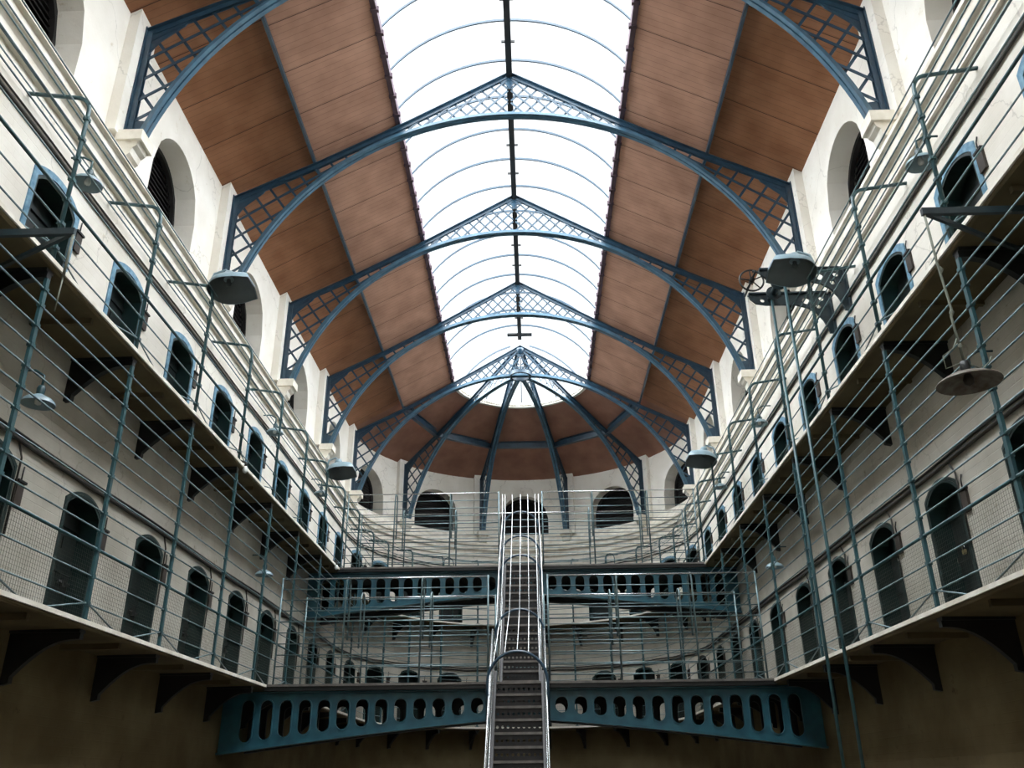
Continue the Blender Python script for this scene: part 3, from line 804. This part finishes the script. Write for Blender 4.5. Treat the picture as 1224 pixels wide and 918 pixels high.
for k, y, z, w in (('L', 10.42, 7.80, 'near corner of the cage facing the hoist'), ('L', 17.95, 7.66, 'far stretch of the cage facing the hoist'), ('R', 10.28, 7.80, 'cage above the hand-wheel hoist'), ('R', 17.6, 7.66, 'far stretch of the cage beyond the hoist')):
    x = -3.93 if k == 'L' else 3.93
    o = stamp('flood', mk_flood, f'large grey scoop floodlight on the top {w}', 'lamp', (x, y, z), 0 if k == 'L' else PI, 'scoop floodlights')
    o.rotation_euler = (rad(-14) if k == 'L' else rad(14), rad(-10), 0 if k == 'L' else PI); o.scale = (1.45, 1.3, 1.2)
def mk_dish():
    r = bpy.data.objects.new('dish_lamp', None); C.objects.link(r)
    c = MB(); c.lathe([(.155, 0), (.15, .025), (.12, .055), (.06, .085), (.035, .10)], 24); c.lathe([(.155, 0), (.147, .018), (.117, .046), (.057, .076), (.02, .09)], 24); c.build('lamp_shade', 'lamp', r)
    c = MB(); c.lathe([(.035, .09), (.04, .16), (.03, .19), (.012, .20)], 14); c.tube([(0, 0, .19), (0, 0, .30), (0, .10, .36), (0, .24, .36)], .012, 8); c.build('lamp_neck', 'post', r)
    c = MB(); c.lathe([(.004, -.01), (.028, .0), (.034, .03), (.02, .08)], 12); c.build('bulb', 'bulb', r)
    return r
dl = [('L', 7.45, 4.80, 4.40), ('L', 14.95, 4.80, 4.40), ('R', 14.95, 4.80, 4.40), ('R', 7.45, 4.80, 4.40)]
for k, y, z, rr in dl:
    (x, yy), rz = place((k, y), rr)
    stamp('dish', mk_dish, f'small pale dish lamp under the upper gallery, {"near" if y < 10 else "far"} one {side_words(k)}', 'lamp', (x, yy, z), rz, 'dish lamps')
for k in 'LR':
    for y, w in ((7.37, 'near'), (14.6, 'middle'), (18.3, 'far')):
        (x, yy), rz = place((k, y), 4.38)
        stamp('dish', mk_dish, f'small grey upper gallery dish lamp, {w} one {side_words(k)}', 'lamp', (x, yy, 7.30), rz, 'dish lamps')
def mk_crook():
    r = bpy.data.objects.new('crook_lamp', None); C.objects.link(r)
    c = MB(); c.tube([(.34, 0, 0), (.34, 0, 1.78)] + [(.34 - .17 * (1 - math.cos(t)), 0, 1.78 + .17 * math.sin(t)) for t in [PI * i / 8 for i in range(1, 9)]] + [(0, 0, 1.66)], .014, 8); c.build('crook_pole', 'post', r)
    c = MB(); c.lathe([(.155, 1.46), (.13, 1.50), (.06, 1.56), (.04, 1.58), (.04, 1.66), (.012, 1.68)], 20); c.build('lamp_shade', 'post', r)
    c = MB(); c.lathe([(.004, 1.45), (.03, 1.47), (.03, 1.52), (.02, 1.55)], 12); c.build('bulb', 'bulb', r)
    return r
for a, w in ((-37.3, 'on the side facing the hoist'), (37.3, 'on the hoist side')):
    (x, y), rz = place(('A', a), RG - .06)
    stamp('crook', mk_crook, f'small crook-pole lamp at the rounded end, {w}', 'lamp', (x, y, ZU), rz, 'crook lamps')
# cantilever brackets with a hanging rope; one carries a pendant lamp
for s, w in ((-1, 'facing the hoist, nearest the camera'), (1, 'nearest the camera, holding the pendant lamp')):
    o = thing('swing_bracket', f'dark triangular iron bracket jutting from the wall {w}', 'bracket', (0, 0, 0))
    zb_ = 5.70
    c = MB(); c.bar((s * 4.82, 5.95, zb_), (s * 3.49, 5.95, zb_), .04, .06); c.build('arm', 'hoist', o)
    c = MB(); c.bar((s * 4.82, 6.68, zb_), (s * 3.52, 5.965, zb_), .03, .04); c.build('strut', 'hoist', o)
    c = MB(); c.box(*sorted((s * 4.82, s * 4.79)), 5.85, 6.695, zb_ - .06, zb_ + .06); c.build('wall_plate', 'hoist', o)
    if s < 0:
        c = MB(); c.tube([(-3.5, 5.95, 5.67), (-3.5, 5.95, 5.25)], .012, 8); c.tube([(-3.5, 5.95, 5.25), (-3.51, 5.96, 4.95)], .006, 6); c.build('rope', 'rope', o)
o = thing('pendant_lamp', 'wide rusty dish lamp hanging on a rope from the swing bracket', 'lamp', (3.54, 5.97, 4.17)); o.scale = (1.12, 1.12, 1.04)
c = MB(); c.lathe([(.205, 0), (.20, .012), (.15, .045), (.08, .07), (.03, .085)], 32); c.lathe([(.205, 0), (.195, .004), (.145, .036), (.075, .06), (.01, .07)], 32); c.build('lamp_shade', 'rust', o)
c = MB(); c.lathe([(.03, .08), (.035, .13), (.03, .17), (.012, .18)], 14); c.build('lamp_neck', 'black', o)
c = MB(); c.lathe([(.004, -.02), (.03, -.005), (.035, .03), (.02, .07)], 14); c.build('bulb', 'box', o)
c = MB(); c.tube([(0, 0, .17), (-.01, 0, .55), (.005, 0, .60), (-.02, -.01, 1.0), (-.03, -.02, 1.46)], .009, 8)
for zz in (.30, .58, .95): c.lathe([(.004, zz - .03), (.018, zz), (.004, zz + .03)], 8)
c.build('rope', 'rope', o)
c = MB(); c.tube([(.02, 0, .16), (.12, .02, .12), (.17, .0, .17), (.19, 0, .21)], .005, 6); c.tube([(-.02, 0, .16), (-.12, .02, .13), (-.13, .0, .22), (-.05, 0, .28), (-.01, 0, .36)], .005, 6); c.build('flex_cord', 'rope', o)

# ------------------------------------------------------------------ hoist on the wall
o = thing('hoist', 'dark iron wall hoist with hand wheel and two long guide poles', 'hoist', (0, 0, 0))
for y in (10.81, 11.50):
    top = 8.17
    low_ = [(3.62, 8.10), (3.70, 8.02), (3.85, 7.99), (4.10, 7.99), (4.30, 7.98), (4.46, 7.93), (4.58, 7.84), (4.66, 7.72), (4.71, 7.58), (4.73, 7.50), (4.80, 7.50)]
    hol = [[(cx + rr * math.cos(2 * PI * k / 10), cz + rr * math.sin(2 * PI * k / 10)) for k in range(10)] for cx, cz, rr in ((3.80, 8.07, .035), (4.45, 8.05, .06), (4.62, 7.95, .04), (4.68, 8.08, .04))]
    c = MB(); c.plate([(3.60, top), (4.80, top)] + low_[::-1], hol, .035, lambda x, z, h, y=y: (x, y + h, z)); c.box(3.6, 4.8, y - .05, y + .05, top, top + .025); c.box(4.79, 4.82, y - .07, y + .07, 7.48, 8.22); c.build('arm', 'hoist', o)
wc = Vector((3.55, 11.05, 8.16))
wl = bpy.data.objects.new('hand_wheel', None); C.objects.link(wl); wl.parent = o; wl.location = wc
c = MB(); c.tube([(.175 * math.cos(2 * PI * k / 28), 0, .175 * math.sin(2 * PI * k / 28)) for k in range(28)], .014, 8, closed=True); c.build('wheel_rim', 'black', wl)
for k in range(5):
    t = 2 * PI * k / 5 + .4; c = MB(); c.tube([(0, 0, 0), (.17 * math.cos(t), 0, .17 * math.sin(t))], .009, 6); c.build('spoke', 'black', wl)
c = MB(); c.tube([(0, -.05, 0), (0, .05, 0)], .035, 12); c.build('hub', 'black', wl)
c = MB(); c.tube([(3.55, 10.80, 8.16), (3.55, 11.50, 8.16)], .016, 8); c.build('axle', 'black', o)
c = MB(); c.tube([(3.92, 10.80, 8.08), (3.92, 11.50, 8.08)], .05, 14); c.tube([(3.92, 11.0, 8.08), (3.92, 11.02, 8.08)], .11, 20); c.tube([(3.92, 11.28, 8.08), (3.92, 11.30, 8.08)], .11, 20); c.build('drum', 'hoist', o)
c = MB(); c.tube([(3.57, 11.02, 8.30), (3.68, 11.02, 8.27), (3.76, 11.02, 8.16), (3.88, 11.02, 8.15), (3.88, 11.02, 7.98)], .02, 8); c.build('pawl', 'black', o)
for y in (10.75, 11.42):
    c = MB(); c.tube([(3.92, y, 0.0), (3.92, y, 8.17)], .022, 8); c.build('guide_pole', 'post', o)

# small bulkhead bulbs at the upper gallery edge
def mk_globe():
    r = bpy.data.objects.new('globe_bulb', None); C.objects.link(r)
    c = MB(); c.lathe([(.004, -.05), (.032, -.036), (.042, 0), (.032, .036), (.02, .06)], 16); c.build('bulb', 'bulb', r)
    c = MB(); c.tube([(0, 0, .06), (0, .0, .12), (0, .12, .16)], .018, 8); c.build('holder', 'pipe', r)
    return r
for y, w in ((12.35, 'near'), (18.9, 'far')):
    (x, yy), rz = place(('L', y), G - .06)
    stamp('globe', mk_globe, f'small white globe bulb at the upper gallery edge facing the hoist, {w} one', 'bulb', (x, yy, ZU - .08), rz, 'globe bulbs')

# ------------------------------------------------------------------ light: overcast sky through the glass
w = bpy.data.worlds.new('overcast_sky'); S.world = w; w.use_nodes = True
nt = w.node_tree; bg = nt.nodes['Background']
# gradient added to light the walls: bright overhead, dimmed ahead of the camera
tc = nt.nodes.new('ShaderNodeTexCoord'); sx = nt.nodes.new('ShaderNodeSeparateXYZ'); nt.links.new(tc.outputs['Generated'], sx.inputs[0])
mr = nt.nodes.new('ShaderNodeMapRange'); mr.interpolation_type = 'SMOOTHSTEP'
mr.inputs['From Min'].default_value = .2; mr.inputs['From Max'].default_value = .64; mr.inputs['To Min'].default_value = SKY_FILL; mr.inputs['To Max'].default_value = SKY_FRONT
ng = nt.nodes.new('ShaderNodeMath'); ng.operation = 'MULTIPLY'; ng.inputs[1].default_value = -.6; nt.links.new(sx.outputs['Y'], ng.inputs[0])
ab = nt.nodes.new('ShaderNodeMath'); ab.operation = 'MAXIMUM'; nt.links.new(sx.outputs['Y'], ab.inputs[0]); nt.links.new(ng.outputs[0], ab.inputs[1]); nt.links.new(ab.outputs[0], mr.inputs['Value']); nt.links.new(mr.outputs[0], bg.inputs[1])
bg.inputs[0].default_value = (.94, .975, 1., 1)

# ------------------------------------------------------------------ camera
cam = bpy.data.cameras.new('camera'); co_ = bpy.data.objects.new('camera', cam); C.objects.link(co_)
cam.sensor_width = 36; cam.lens = 36 * 1038.9 / 1224; cam.clip_start = .05; cam.clip_end = 200
yaw, pitch, roll = -.0223, .4298, -.0103
fwd = Vector((math.sin(yaw) * math.cos(pitch), math.cos(yaw) * math.cos(pitch), math.sin(pitch)))
r0 = Vector((math.cos(yaw), -math.sin(yaw), 0)); u0 = r0.cross(fwd)
r2 = r0 * math.cos(roll) + u0 * math.sin(roll); u2 = -r0 * math.sin(roll) + u0 * math.cos(roll)
m = Matrix((r2, u2, -fwd)).transposed().to_4x4(); m.translation = (.266, 0, 1.5)
co_.matrix_world = m; S.camera = co_
vs = S.view_settings
vs.view_transform = 'Standard'; vs.look = 'None'; vs.exposure = 0.; vs.gamma = 1.; vs.use_curve_mapping = False
